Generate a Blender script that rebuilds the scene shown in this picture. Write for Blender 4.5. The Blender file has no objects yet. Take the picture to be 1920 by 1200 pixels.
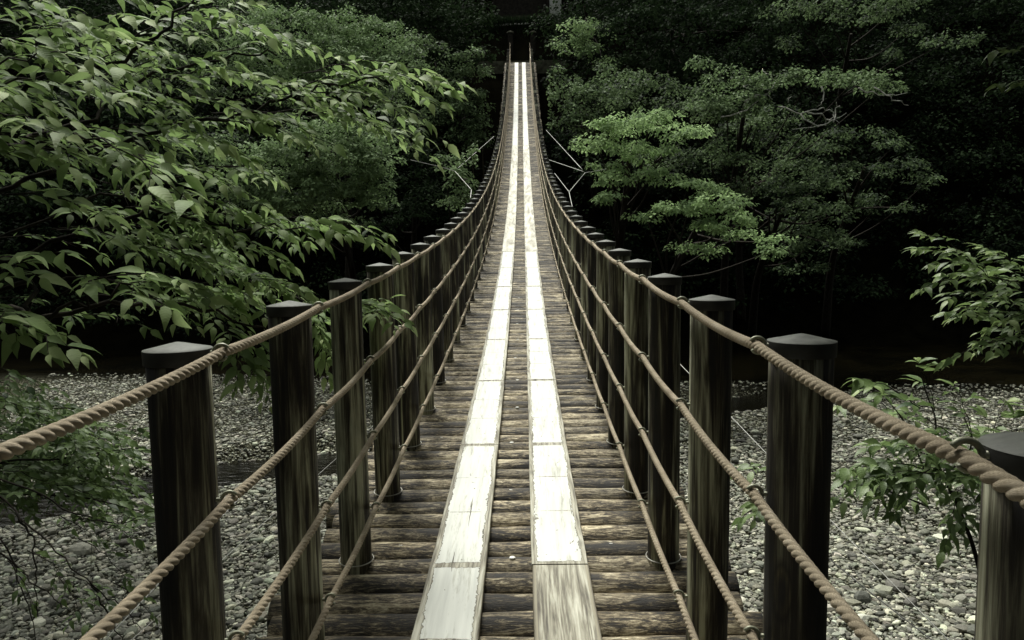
import bpy, math, random
import numpy as np
from mathutils import Vector, Matrix

rng = np.random.default_rng(7)
random.seed(7)
C = bpy.context.scene
COL = C.collection

# ------------------------------------------------------------------ camera
PITCH, YAW, ROLL = .0846, -.01623, -.01464
_c, _s = math.cos(YAW), math.sin(YAW)
R0 = np.array([_c, -_s, 0.]); F0 = np.array([_s, _c, 0.]); Z0 = np.array([0., 0., 1.])
FW = F0*math.cos(PITCH) - Z0*math.sin(PITCH)
UP = F0*math.sin(PITCH) + Z0*math.cos(PITCH)
RC = R0*math.cos(ROLL) + UP*math.sin(ROLL)
UC = -R0*math.sin(ROLL) + UP*math.cos(ROLL)
cam = bpy.data.cameras.new('camera'); cam.lens = 28.125; cam.sensor_width = 36
cam.clip_start = .05; cam.clip_end = 2000
co = bpy.data.objects.new('camera', cam); COL.objects.link(co)
co.matrix_world = Matrix([[RC[i], UC[i], -FW[i], 0] for i in range(3)] + [[0, 0, 0, 1]])
C.camera = co

# ------------------------------------------------------------------ light
SUN_EL, SUN_AZ = math.radians(60), math.radians(-18)      # azimuth from +Y towards +X
w = bpy.data.worlds.new('World'); C.world = w; w.use_nodes = True
nt = w.node_tree; bg = nt.nodes['Background']
sky = nt.nodes.new('ShaderNodeTexSky'); sky.sky_type = 'NISHITA'; sky.sun_disc = False
sky.sun_elevation = SUN_EL; sky.sun_rotation = SUN_AZ
sky.dust_density = 5; sky.ozone_density = 1; sky.air_density = 1
hs = nt.nodes.new('ShaderNodeHueSaturation'); hs.inputs['Saturation'].default_value = .22
tint = nt.nodes.new('ShaderNodeMix'); tint.data_type = 'RGBA'; tint.blend_type = 'MULTIPLY'
tint.inputs[0].default_value = 1; tint.inputs[7].default_value = (.97, 1.0, .93, 1)
nt.links.new(sky.outputs[0], hs.inputs['Color']); nt.links.new(hs.outputs[0], tint.inputs[6])
nt.links.new(tint.outputs[2], bg.inputs['Color']); bg.inputs['Strength'].default_value = .085
sl = bpy.data.lights.new('sun', 'SUN'); sl.energy = 2.1; sl.angle = math.radians(20); sl.color = (1, .99, .92)
so = bpy.data.objects.new('sun', sl); COL.objects.link(so)
sd = Vector((math.sin(SUN_AZ)*math.cos(SUN_EL), math.cos(SUN_AZ)*math.cos(SUN_EL), math.sin(SUN_EL)))
so.rotation_euler = sd.to_track_quat('Z', 'Y').to_euler(); so.location = (0, 0, 40)
C.view_settings.view_transform = 'Standard'; C.view_settings.look = 'None'
C.view_settings.gamma = 1; C.view_settings.exposure = 1.15
C.cycles.max_bounces = 5; C.cycles.diffuse_bounces = 2; C.cycles.glossy_bounces = 2
C.cycles.transmission_bounces = 3; C.cycles.transparent_max_bounces = 4
C.cycles.caustics_reflective = False; C.cycles.caustics_refractive = False

# ------------------------------------------------------------------ helpers
def U(px, py, zc):
    """world point seen at photo pixel px, py (1920 x 1200) at camera depth zc"""
    return zc*(FW + RC*(px-960)/1500. - UC*(py-600)/1500.)

def tag(o, label=None, cat=None, group=None, kind=None):
    if label: o['label'] = label
    if cat: o['category'] = cat
    if group: o['group'] = group
    if kind: o['kind'] = kind
    return o

def empty(name, loc, **k):
    o = bpy.data.objects.new(name, None); COL.objects.link(o); o.location = loc
    o.empty_display_size = .2
    return tag(o, **k)

def make_mesh(name, V, faces, smooth=True, uv=None, col=None):
    """V (n,3); faces: list of int arrays (m,k) grouped by size"""
    me = bpy.data.meshes.new(name)
    V = np.asarray(V, np.float32)
    faces = [np.asarray(f, np.int32) for f in faces if len(f)]
    me.vertices.add(len(V)); me.vertices.foreach_set('co', V.ravel())
    idx = np.concatenate([f.ravel() for f in faces])
    sizes = np.concatenate([np.full(len(f), f.shape[1], np.int32) for f in faces])
    starts = np.concatenate([[0], np.cumsum(sizes)[:-1]]).astype(np.int32)
    me.loops.add(len(idx)); me.loops.foreach_set('vertex_index', idx)
    me.polygons.add(len(sizes)); me.polygons.foreach_set('loop_start', starts)
    me.update(calc_edges=True)
    me.polygons.foreach_set('use_smooth', np.full(len(sizes), smooth))
    if uv is not None:
        l = me.uv_layers.new(name='UVMap'); l.data.foreach_set('uv', np.asarray(uv, np.float32)[idx].ravel())
    if col is not None:
        a = me.color_attributes.new('tone', 'FLOAT_COLOR', 'POINT')
        cc = np.ones((len(V), 4), np.float32); cc[:, :3] = col; a.data.foreach_set('color', cc.ravel())
    me.validate()
    return me

def obj(name, me, m=None, parent=None, loc=None, **k):
    o = bpy.data.objects.new(name, me); COL.objects.link(o)
    if m is not None and not me.materials: me.materials.append(m)
    if parent is not None: o.parent = parent
    if loc is not None: o.location = loc
    return tag(o, **k)

class MB:
    """collects pieces into one mesh"""
    def __init__(s): s.V = []; s.F = {}; s.n = 0; s.uv = []; s.c = []
    def add(s, V, *faces, uv=None, col=None):
        V = np.asarray(V, float)
        for f in faces:
            f = np.asarray(f)
            if len(f): s.F.setdefault(f.shape[1], []).append(f + s.n)
        s.V.append(V); s.n += len(V)
        s.uv.append(np.zeros((len(V), 2)) if uv is None else uv)
        s.c.append(np.broadcast_to(np.array([1., 1, 1]) if col is None else col, (len(V), 3)))
        return s
    def mesh(s, name, smooth=True):
        return make_mesh(name, np.concatenate(s.V), [np.concatenate(v) for v in s.F.values()], smooth,
                         np.concatenate(s.uv), np.concatenate(s.c))

def tube(P, R, n=6, cap=True):
    """swept tube through points P (k,3) with radii R -> V, quads, (tris)"""
    P = np.asarray(P, float); k = len(P); R = np.broadcast_to(R, (k,))
    T = np.gradient(P, axis=0); T /= np.linalg.norm(T, axis=1)[:, None]+1e-12
    a = np.cross(T, [0, 0, 1.]); bad = np.linalg.norm(a, axis=1) < .05
    a[bad] = np.cross(T[bad], [1., 0, 0]); a /= np.linalg.norm(a, axis=1)[:, None]
    b = np.cross(a, T)
    th = np.arange(n)*2*math.pi/n
    V = P[:, None] + R[:, None, None]*(np.cos(th)[None, :, None]*a[:, None] + np.sin(th)[None, :, None]*b[:, None])
    V = V.reshape(-1, 3)
    i = np.arange(k-1)[:, None]*n; j = np.arange(n)[None]; j2 = (j+1) % n
    q = np.stack([i+j, i+j2, i+n+j2, i+n+j], -1).reshape(-1, 4)
    if not cap: return V, q, np.zeros((0, 3), int)
    V = np.vstack([V, P[0], P[-1]]); c0 = k*n; j = np.arange(n); j2 = (j+1) % n
    t = np.vstack([np.stack([j2, j, np.full(n, c0)], 1), np.stack([(k-1)*n+j, (k-1)*n+j2, np.full(n, c0+1)], 1)])
    return V, q, t

def lathe(prof, n=28):
    """prof list of (r,z); first/last r may be 0"""
    V = []; th = np.arange(n)*2*math.pi/n
    for r, z in prof: V.append(np.stack([r*np.cos(th), r*np.sin(th), np.full(n, z)], 1))
    V = np.concatenate(V); k = len(prof)
    i = np.arange(k-1)[:, None]*n; j = np.arange(n)[None]; j2 = (j+1) % n
    return V, np.stack([i+j, i+j2, i+n+j2, i+n+j], -1).reshape(-1, 4)

def box(x0, x1, y0, y1, z0, z1):
    V = np.array([[x, y, z] for x in (x0, x1) for y in (y0, y1) for z in (z0, z1)], float)
    F = [[0, 1, 3, 2], [4, 6, 7, 5], [0, 4, 5, 1], [2, 3, 7, 6], [0, 2, 6, 4], [1, 5, 7, 3]]
    return V, np.array(F)

def catmull(P, m):
    P = np.asarray(P, float); P = np.vstack([2*P[0]-P[1], P, 2*P[-1]-P[-2]]); out = []
    for i in range(1, len(P)-2):
        t = np.linspace(0, 1, m, endpoint=False)[:, None]
        a, b, c, d = P[i-1:i+3]
        out.append(.5*(2*b+(c-a)*t+(2*a-5*b+4*c-d)*t**2+(3*b-a-3*c+d)*t**3))
    return np.vstack(out+[P[-2:-1]])

# ------------------------------------------------------------------ materials
def M(name, rough=.8):
    m = bpy.data.materials.new(name); m.use_nodes = True; t = m.node_tree
    p = t.nodes['Principled BSDF']; p.inputs['Roughness'].default_value = rough
    return m, t, p
def N(t, typ, **k):
    n = t.nodes.new(typ)
    for a, v in k.items():
        if a in n.inputs: n.inputs[a].default_value = v
        else: setattr(n, a, v)
    return n
def L(t, a, b): t.links.new(a, b)
def ramp(t, fac, stops):
    r = t.nodes.new('ShaderNodeValToRGB'); L(t, fac, r.inputs[0]); e = r.color_ramp.elements
    while len(e) < len(stops): e.new(.5)
    for i, (p, c) in enumerate(stops):
        e[i].position = p; e[i].color = tuple(c)+(1,) if len(c) == 3 else c
    return r.outputs[0]
def noise(t, vec, scale=(1, 1, 1), s=1., detail=6, dist=0., rough=.6):
    mp = N(t, 'ShaderNodeMapping'); mp.inputs['Scale'].default_value = scale; L(t, vec, mp.inputs[0])
    n = N(t, 'ShaderNodeTexNoise', Scale=s, Detail=detail, Distortion=dist, Roughness=rough)
    L(t, mp.outputs[0], n.inputs['Vector']); return n.outputs[0]
def mix(t, f, a, b, mode='MIX'):
    n = t.nodes.new('ShaderNodeMix'); n.data_type = 'RGBA'; n.blend_type = mode
    if isinstance(f, (int, float)): n.inputs[0].default_value = f
    else: L(t, f, n.inputs[0])
    for i, v in ((6, a), (7, b)):
        if isinstance(v, tuple): n.inputs[i].default_value = v if len(v) == 4 else v+(1,)
        else: L(t, v, n.inputs[i])
    return n.outputs[2]
def mth(t, op, a, b=0., clamp=False):
    n = t.nodes.new('ShaderNodeMath'); n.operation = op; n.use_clamp = clamp
    for i, v in ((0, a), (1, b)):
        if isinstance(v, (int, float)): n.inputs[i].default_value = v
        else: L(t, v, n.inputs[i])
    return n.outputs[0]
def bump(t, p, h, strength=.5, dist=.01):
    b = N(t, 'ShaderNodeBump', Strength=strength, Distance=dist); L(t, h, b.inputs['Height']); L(t, b.outputs[0], p.inputs['Normal'])
def pos(t, rnd=0.):
    g = N(t, 'ShaderNodeNewGeometry')
    if not rnd: return g.outputs['Position']
    o = N(t, 'ShaderNodeObjectInfo'); v = N(t, 'ShaderNodeVectorMath', operation='MULTIPLY_ADD')
    cv = N(t, 'ShaderNodeCombineXYZ'); [L(t, o.outputs['Random'], cv.inputs[i]) for i in range(3)]
    L(t, cv.outputs[0], v.inputs[0]); v.inputs[1].default_value = (rnd, rnd*.7, rnd*.4); L(t, g.outputs['Position'], v.inputs[2])
    return v.outputs[0]

def mat_log():
    m, t, p = M('weathered_log', .75); P = pos(t)
    at = N(t, 'ShaderNodeAttribute', attribute_name='tone')
    v = N(t, 'ShaderNodeVectorMath', operation='MULTIPLY_ADD'); L(t, at.outputs['Vector'], v.inputs[0]); v.inputs[1].default_value = (9, 3, 5); L(t, P, v.inputs[2])
    Q = v.outputs[0]
    a = noise(t, Q, (5., 34, 34), 1, 9, 2.4, .70)
    b = noise(t, Q, (1.1, 4, 4), 1.6, 4, .8, .5)
    c = noise(t, Q, (12, 110, 110), 1, 5, .6, .6)
    d = noise(t, Q, (26, 60, 60), 1, 6, 1.2, .7)
    s = mth(t, 'ADD', mth(t, 'MULTIPLY', a, .42), mth(t, 'ADD', mth(t, 'MULTIPLY', b, .30), mth(t, 'ADD', mth(t, 'MULTIPLY', c, .12), mth(t, 'MULTIPLY', d, .20))))
    col = ramp(t, s, [(.455, (.006, .005, .003)), (.495, (.024, .018, .010)), (.525, (.115, .093, .056)), (.56, (.33, .285, .195)), (.615, (.70, .64, .48))])
    kv = N(t, 'ShaderNodeTexVoronoi', Scale=1.); mp = N(t, 'ShaderNodeMapping'); mp.inputs['Scale'].default_value = (2.6, 7, 7); L(t, Q, mp.inputs[0]); L(t, mp.outputs[0], kv.inputs['Vector'])
    rings = mth(t, 'SINE', mth(t, 'MULTIPLY', mth(t, 'ADD', kv.outputs['Distance'], mth(t, 'MULTIPLY', a, .5)), 70))
    col = mix(t, mth(t, 'MULTIPLY', mth(t, 'GREATER_THAN', rings, .55), .38), col, (.035, .027, .016))
    col = mix(t, 1., col, ramp(t, kv.outputs['Distance'], [(.03, (.25, .22, .18)), (.10, (1, 1, 1))]), 'MULTIPLY')
    k = noise(t, Q, (1.5, 1.5, 1.5), 1.2, 2); tone = ramp(t, k, [(.35, (.62, .60, .56)), (.65, (1.2, 1.15, 1.05))])
    L(t, mix(t, 1., col, tone, 'MULTIPLY'), p.inputs['Base Color'])
    h = mth(t, 'ADD', mth(t, 'MULTIPLY', a, .6), mth(t, 'ADD', mth(t, 'MULTIPLY', c, .3), mth(t, 'MULTIPLY', d, .4))); bump(t, p, h, .8, .010)
    return m
def mat_post():
    m, t, p = M('weathered_post', .7); P = pos(t, 40.)
    a = noise(t, P, (16, 16, .9), 1, 7, .9, .6)
    b = noise(t, P, (3.5, 3.5, 1.1), 1, 3, .5, .5)
    c = noise(t, P, (75, 75, 3.2), 1, 6, .5, .65)
    s = mth(t, 'ADD', mth(t, 'MULTIPLY', a, .46), mth(t, 'ADD', mth(t, 'MULTIPLY', b, .30), mth(t, 'MULTIPLY', c, .30)))
    kv = N(t, 'ShaderNodeTexVoronoi', Scale=1.); mp = N(t, 'ShaderNodeMapping'); mp.inputs['Scale'].default_value = (5, 5, 1.9); L(t, P, mp.inputs[0]); L(t, mp.outputs[0], kv.inputs['Vector'])
    kr = ramp(t, mth(t, 'ADD', kv.outputs['Distance'], mth(t, 'MULTIPLY', c, .05)), [(.07, (.15, .12, .10)), (.12, (.9, .8, .6)), (.15, (.3, .27, .22)), (.19, (1, 1, 1))])
    col = ramp(t, s, [(.445, (.004, .003, .002)), (.50, (.020, .015, .009)), (.53, (.065, .056, .035)), (.565, (.18, .175, .115)), (.62, (.46, .46, .33))])
    L(t, mix(t, 1., col, kr, 'MULTIPLY'), p.inputs['Base Color']); bump(t, p, mth(t, 'ADD', mth(t, 'MULTIPLY', a, .5), mth(t, 'MULTIPLY', c, .5)), .7, .008)
    return m
def mat_plank(kind):
    m, t, p = M('painted_plank' if kind == 0 else 'bare_plank' if kind == 1 else 'faded_plank', .7); P = pos(t)
    uv = N(t, 'ShaderNodeUVMap', uv_map='UVMap'); sx = N(t, 'ShaderNodeSeparateXYZ'); L(t, uv.outputs[0], sx.inputs[0])
    a = noise(t, P, (34, 1.8, 10), 1, 7, .7, .62); c = noise(t, P, (130, 4, 10), 1, 4, .4, .6)
    kn = N(t, 'ShaderNodeTexVoronoi', Scale=1.); mp = N(t, 'ShaderNodeMapping'); mp.inputs['Scale'].default_value = (7, 2.6, 1); L(t, P, mp.inputs[0]); L(t, mp.outputs[0], kn.inputs['Vector'])
    knot = ramp(t, kn.outputs['Distance'], [(.0, (.35, .35, .35)), (.16, (1, 1, 1))])
    s = mth(t, 'ADD', mth(t, 'MULTIPLY', a, .65), mth(t, 'MULTIPLY', c, .35))
    wood = ramp(t, s, [(.38, (.06, .05, .035)), (.47, (.20, .185, .135)), (.54, (.36, .345, .27)), (.64, (.54, .53, .44))])
    wood = mix(t, 1., wood, knot, 'MULTIPLY')
    # distance to the plank's edge, in metres, stored in the uv map
    eu = sx.outputs[0]; ev = sx.outputs[1]
    edge_dark = ramp(t, mth(t, 'ADD', eu, mth(t, 'MULTIPLY', a, .012)), [(.009, (.10, .085, .055)), (.016, (.26, .235, .165))])
    if kind == 1:
        em = mth(t, 'LESS_THAN', eu, .016)
        L(t, mix(t, em, wood, edge_dark), p.inputs['Base Color']); bump(t, p, s, .8, .006); return m
    n1 = noise(t, P, (1, 1, 1), 26, 6, .6, .65); n2 = noise(t, P, (1, .8, 1), 5, 3, .4, .5)
    e = mth(t, 'MINIMUM', mth(t, 'SUBTRACT', eu, .004), mth(t, 'MULTIPLY', ev, .75))
    e = mth(t, 'ADD', e, mth(t, 'MULTIPLY', mth(t, 'SUBTRACT', n1, .5), .036))
    e = mth(t, 'ADD', e, mth(t, 'MULTIPLY', mth(t, 'SUBTRACT', n2, .5), .034))
    half = mth(t, 'ABSOLUTE', mth(t, 'SUBTRACT', ev, .62)); half = mth(t, 'ADD', half, mth(t, 'MULTIPLY', mth(t, 'SUBTRACT', n2, .5), .03))
    e = mth(t, 'MINIMUM', e, mth(t, 'ADD', mth(t, 'MULTIPLY', half, 2.), mth(t, 'MULTIPLY', n1, .036)))
    chips = mth(t, 'GREATER_THAN', noise(t, P, (1, .45, 1), 30, 4, .4, .6), .700)
    crack = mth(t, 'GREATER_THAN', noise(t, P, (70, 1.3, 1), 1, 3, .4, .5), .735)
    hole = mth(t, 'MAXIMUM', chips, crack)
    if kind == 0:
        mask = mth(t, 'MULTIPLY', mth(t, 'GREATER_THAN', e, .023), mth(t, 'SUBTRACT', 1, hole))
        g2 = noise(t, P, (40, 2, 1), 1, 5, .3, .5)
        paint = ramp(t, g2, [(.3, (.49, .50, .46)), (.6, (.59, .60, .55))])
        scuff = ramp(t, noise(t, P, (30, 2.4, 1), 1, 7, .3, .75), [(.34, (.62, .61, .55)), (.47, (1, 1, 1))])
        paint = mix(t, 1., paint, scuff, 'MULTIPLY')
        rim = mth(t, 'MULTIPLY', mth(t, 'GREATER_THAN', e, .020), mth(t, 'SUBTRACT', 1, mask))
        wood2 = mix(t, .72, mix(t, .45, wood, (.10, .088, .055)), mix(t, .0, wood, wood))
        wood2 = mix(t, mth(t, 'MULTIPLY', rim, .7), wood2, (.045, .037, .022))
        L(t, mix(t, mask, wood2, paint), p.inputs['Base Color'])
        bump(t, p, mth(t, 'ADD', mth(t, 'MULTIPLY', mask, 1.), mth(t, 'MULTIPLY', s, .35)), .7, .004)
    else:
        g2 = noise(t, P, (8, 1.2, 1), 1, 6, .8, .6)
        fade = ramp(t, g2, [(.36, (.20, .18, .13)), (.5, (.44, .425, .345)), (.66, (.62, .61, .53))])
        mask = mth(t, 'MULTIPLY', mth(t, 'GREATER_THAN', e, .01), mth(t, 'SUBTRACT', 1, hole))
        L(t, mix(t, mask, wood, fade), p.inputs['Base Color']); bump(t, p, s, .6, .004)
    return m
def mat_rope():
    m, t, p = M('tan_rope', .85); uv = N(t, 'ShaderNodeUVMap', uv_map='UVMap')
    w_ = N(t, 'ShaderNodeTexWave', wave_type='BANDS', bands_direction='DIAGONAL', Scale=1.); w_.inputs['Distortion'].default_value = .4
    L(t, uv.outputs[0], w_.inputs['Vector'])
    n = noise(t, pos(t), (1, 1, 1), 9, 4)
    col = ramp(t, n, [(.3, (.26, .21, .14)), (.55, (.48, .40, .28)), (.75, (.60, .53, .41))])
    L(t, mix(t, .35, col, mix(t, w_.outputs[0], (.10, .078, .048), (.52, .44, .32))), p.inputs['Base Color'])
    bump(t, p, w_.outputs[0], .6, .002); return m
def mat_metal(name, c0, c1, rough=.55, metallic=.0, s=30):
    m, t, p = M(name, rough); n = noise(t, pos(t), (1, 1, 1), s, 5)
    L(t, ramp(t, n, [(.35, c0), (.65, c1)]), p.inputs['Base Color']); p.inputs['Metallic'].default_value = metallic
    bump(t, p, n, .25, .002)
    if rough > .75: p.inputs['Specular IOR Level'].default_value = .08
    return m
def mat_leaf(name, dark, light, young=None, trans=.35, rough=.45, spec=.4):
    m, t, p = M(name, rough); p.inputs['Specular IOR Level'].default_value = spec
    at = N(t, 'ShaderNodeAttribute', attribute_name='tone'); sp = N(t, 'ShaderNodeSeparateColor'); L(t, at.outputs['Color'], sp.inputs[0])
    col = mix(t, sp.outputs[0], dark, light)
    if young: col = mix(t, sp.outputs[1], col, young)
    L(t, col, p.inputs['Base Color'])
    if young:
        uv = N(t, 'ShaderNodeUVMap', uv_map='UVMap')
        s2 = N(t, 'ShaderNodeSeparateXYZ'); L(t, uv.outputs[0], s2.inputs[0])
        # side veins fan forward from the midrib
        ph = mth(t, 'SUBTRACT', mth(t, 'MULTIPLY', s2.outputs[1], 9), mth(t, 'MULTIPLY', mth(t, 'ABSOLUTE', s2.outputs[0]), 7))
        bump(t, p, mth(t, 'ABSOLUTE', mth(t, 'SINE', mth(t, 'MULTIPLY', ph, 3.14159))), .2, .003)
    tr = N(t, 'ShaderNodeBsdfTranslucent'); L(t, mix(t, .5, col, light), tr.inputs['Color'])
    ms = N(t, 'ShaderNodeMixShader', ); ms.inputs[0].default_value = trans
    L(t, p.outputs[0], ms.inputs[1]); L(t, tr.outputs[0], ms.inputs[2])
    L(t, ms.outputs[0], t.nodes['Material Output'].inputs['Surface']); return m
def mat_bark(name, a, b):
    m, t, p = M(name, .9); p.inputs['Specular IOR Level'].default_value = .1; n = noise(t, pos(t), (14, 14, 4), 1, 6, .5)
    L(t, ramp(t, n, [(.35, a), (.65, b)]), p.inputs['Base Color']); bump(t, p, n, .6, .01); return m
def mat_ground():
    m, t, p = M('riverbed', .95); P = pos(t); p.inputs['Specular IOR Level'].default_value = .0
    v = N(t, 'ShaderNodeTexVoronoi', Scale=22.); L(t, P, v.inputs['Vector'])
    sp = N(t, 'ShaderNodeSeparateColor'); L(t, v.outputs['Color'], sp.inputs[0])
    peb = ramp(t, sp.outputs[0], [(.1, (.02, .019, .014)), (.5, (.07, .07, .05)), (.9, (.19, .19, .14))])
    dk = ramp(t, v.outputs['Distance'], [(.3, (1, 1, 1)), (.62, (.12, .12, .10))])
    peb = mix(t, 1., peb, dk, 'MULTIPLY')
    at = N(t, 'ShaderNodeAttribute', attribute_name='tone'); sc = N(t, 'ShaderNodeSeparateColor'); L(t, at.outputs['Color'], sc.inputs[0])
    n = noise(t, P, (1, 1, 1), 1.4, 7)
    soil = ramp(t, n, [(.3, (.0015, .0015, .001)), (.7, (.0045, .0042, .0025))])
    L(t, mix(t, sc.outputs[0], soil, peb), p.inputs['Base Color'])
    bump(t, p, mth(t, 'SUBTRACT', 1, v.outputs['Distance']), .8, .03); return m
def mat_stone():
    m, t, p = M('river_stone', .8); at = N(t, 'ShaderNodeAttribute', attribute_name='tone')
    n = noise(t, pos(t), (1, 1, 1), 40, 4)
    L(t, mix(t, 1., at.outputs['Color'], ramp(t, n, [(.3, (.7, .7, .68)), (.7, (1.15, 1.15, 1.1))]), 'MULTIPLY'), p.inputs['Base Color'])
    bump(t, p, n, .3, .01); return m
def mat_water():
    m, t, p = M('dark_water', .12); P = pos(t)
    n = noise(t, P, (2.2, 5, 1), 1.3, 6, .6); n2 = noise(t, P, (1, 1, 1), .5, 4)
    L(t, ramp(t, n2, [(.35, (.001, .001, .0005)), (.7, (.006, .005, .002))]), p.inputs['Base Color'])
    p.inputs['Specular IOR Level'].default_value = .35; bump(t, p, n, .5, .05); return m

MLOG, MPOST, MROPE = mat_log(), mat_post(), mat_rope()
MPL = [mat_plank(0), mat_plank(1), mat_plank(2)]
MCAP = mat_metal('grey_metal_cap', (.06, .064, .055), (.11, .116, .10), .7)
MRIM = mat_metal('dark_cap_rim', (.016, .016, .014), (.03, .03, .027), .6)
MBOLT = mat_metal('weathered_eye_bolt', (.14, .145, .10), (.34, .35, .25), .5, .3, 60)
MHOOP = mat_metal('pale_steel_hoop', (.35, .34, .30), (.55, .54, .48), .4, .4)
MCABLE = mat_metal('steel_cable', (.22, .22, .20), (.42, .42, .39), .5, .3, 50)
MCABD = mat_metal('blackened_cable', (.01, .01, .01), (.03, .03, .028), .6)
MWASH = mat_metal('white_washer', (.55, .55, .50), (.8, .8, .75), .5)
LEAF_CH = mat_leaf('cherry_leaf', (.022, .048, .014), (.275, .40, .145), (.52, .62, .31), .42, .55, .1)
LEAF_SH = mat_leaf('shrub_leaf', (.030, .062, .020), (.20, .29, .10), (.36, .44, .19), .35, .45, .3)
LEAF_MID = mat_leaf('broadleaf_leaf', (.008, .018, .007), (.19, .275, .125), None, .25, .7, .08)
LEAF_MAP = mat_leaf('maple_leaf', (.055, .095, .040), (.40, .56, .25), None, .3, .7, .08)
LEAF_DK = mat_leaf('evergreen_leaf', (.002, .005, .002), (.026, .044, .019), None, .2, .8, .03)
BARK = mat_bark('dark_bark', (.008, .007, .005), (.035, .03, .022))
BARKP = mat_bark('pale_bare_bark', (.20, .20, .17), (.46, .46, .41))
GROUND, STONE, WATER = mat_ground(), mat_stone(), mat_water()

# ------------------------------------------------------------------ terrain
def snoise(x, y, f, seed=0):
    r = np.random.default_rng(seed); out = 0
    for i in range(7):
        a = r.uniform(0, 6.28); k = f*r.uniform(.6, 1.8); out = out+np.sin(k*(x*math.cos(a)+y*math.sin(a))+r.uniform(0, 6.28))
    return out/4.
def sstep(a, b, x): t = np.clip((x-a)/(b-a), 0, 1); return t*t*(3-2*t)
WATER_Z = -4.62
def stream_y(x): return 16.2+(x+6)*.62+.5*np.sin(x*.7)
def ground(x, y):
    x = np.asarray(x, float); y = np.asarray(y, float)
    z = -4.42+.10*snoise(x, y, .55, 3)+.03*snoise(x, y, 3., 4)
    d = np.abs(y-stream_y(x))
    z = z-.42*(1-sstep(.7, 1.9, d))
    z = z-1.0*sstep(27.5, 30.5, y+.15*x)
    hill = 16.9*sstep(0, 1, np.clip((y-37)/18., 0, 1))*1.0+np.clip(y-38, 0, 15)*.0
    z = z+(hill+1.0)*sstep(36, 39, y)
    z = z+3.2*sstep(55.2, 56.2, y)*1.0
    z = z+np.clip(y-62, 0, 60)*.75
    z = z+np.clip(-1.5-y, 0, 5)*.56+np.clip(-10-y, 0, 60)*.45
    z = z+(np.clip(np.abs(x)-60, 0, 80)*.5)
    z = z+.5*snoise(x, y, .35, 9)*sstep(40, 46, y)*sstep(3, 7, np.abs(x))
    return z
def axis(spec):
    return np.unique(np.concatenate([np.arange(a, b, s) for a, b, s in spec]))
gx = axis([(-500, -60, 40), (-60, -16, 3), (-16, 16, .4), (16, 60, 3), (60, 501, 40)])
gy = axis([(-300, -12, 24), (-12, 6, 1.2), (6, 34, .4), (34, 70, 1.), (70, 130, 6), (130, 501, 40)])
X, Y = np.meshgrid(gx, gy, indexing='ij'); Zg = ground(X, Y)
n2 = len(gy); i = np.arange(len(gx)-1)[:, None]*n2; j = np.arange(n2-1)[None]
q = np.stack([i+j, i+n2+j, i+n2+j+1, i+j+1], -1).reshape(-1, 4)
gm = (sstep(-3, -1, Y)*(1-sstep(24.5, 27.5, Y+.15*X))*(1-sstep(20, 30, np.abs(X)))).ravel()  # far gravel fades to near-black soil: the shade there is put into the colour
me = make_mesh('ground', np.stack([X.ravel(), Y.ravel(), Zg.ravel()], 1), [q], True, None, np.stack([gm]*3, 1))
obj('ground', me, GROUND, kind='structure')
me = make_mesh('river', np.array([[-90, 10, WATER_Z], [90, 10, WATER_Z], [90, 42, WATER_Z], [-90, 42, WATER_Z]]), [np.array([[0, 1, 2, 3]])])
obj('river', me, WATER, kind='structure')

# gravel: thousands of separate pebbles, one object of stuff
def ico(sub):
    import bmesh
    bm = bmesh.new(); bmesh.ops.create_icosphere(bm, subdivisions=sub, radius=1.)
    V = np.array([v.co[:] for v in bm.verts]); F = np.array([[v.index for v in f.verts] for f in bm.faces]); bm.free(); return V, F
def scatter_stones(mb, pts, size, sub, seed):
    r = np.random.default_rng(seed); bv, bf = ico(sub); n = len(pts)
    var = 12; base = []
    for k in range(var):
        w_ = bv*(1+(.34 if sub < 2 else .2)*snoise(bv[:, 0:1]*2+k, bv[:, 1:2]*2+bv[:, 2:3]*2, 1.4, 50+k)); 
        w_ = np.sign(w_)*np.abs(w_)**.8 if k % 2 else w_
        base.append(w_)
    base = np.array(base)[r.integers(0, var, n)]
    sc = size[:, None]*np.stack([r.uniform(.75, 1.35, n), r.uniform(.6, 1., n), r.uniform(.35, .7, n)], 1)
    V = base*sc[:, None]
    a = r.uniform(0, 6.28, n); t = r.normal(0, .28, n)
    ca, sa, ct, st = np.cos(a), np.sin(a), np.cos(t), np.sin(t)
    y = V[..., 1]*ct[:, None]-V[..., 2]*st[:, None]; z = V[..., 1]*st[:, None]+V[..., 2]*ct[:, None]
    x2 = V[..., 0]*ca[:, None]-y*sa[:, None]; y2 = V[..., 0]*sa[:, None]+y*ca[:, None]
    W = np.stack([x2, y2, z], -1)+pts[:, None]
    F = (bf[None]+(np.arange(n)*len(bv))[:, None, None]).reshape(-1, 3)
    tone = np.clip(r.lognormal(math.log(.19), .6, n), .03, .62)[:, None]*np.array([1, 1.0, .80])*(1+r.normal(0, .03, (n, 3)))
    mb.add(W.reshape(-1, 3), F, col=np.repeat(tone, len(bv), 0))
def stone_pts(n, ymin, ymax, xm, seed, big, lift=.2):
    r = np.random.default_rng(seed); y = ymin+(ymax-ymin)*r.uniform(0, 1, n)**1.25; x = r.uniform(-1, 1, n)*(xm+.44*y)
    keep = (y+.15*x < r.uniform(24.5, 28.5, n)); x, y = x[keep], y[keep]
    s = np.clip(r.lognormal(math.log(big), .38, len(x)), .015, .17)
    z = ground(x, y)+s*lift
    k2 = z+s > WATER_Z-.06
    return np.stack([x, y, z], 1)[k2], s[k2]
mb = MB()
p_, s_ = stone_pts(9000, 7.5, 19, 4.5, 1, .042, .35); scatter_stones(mb, p_, s_, 2, 1)
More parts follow.
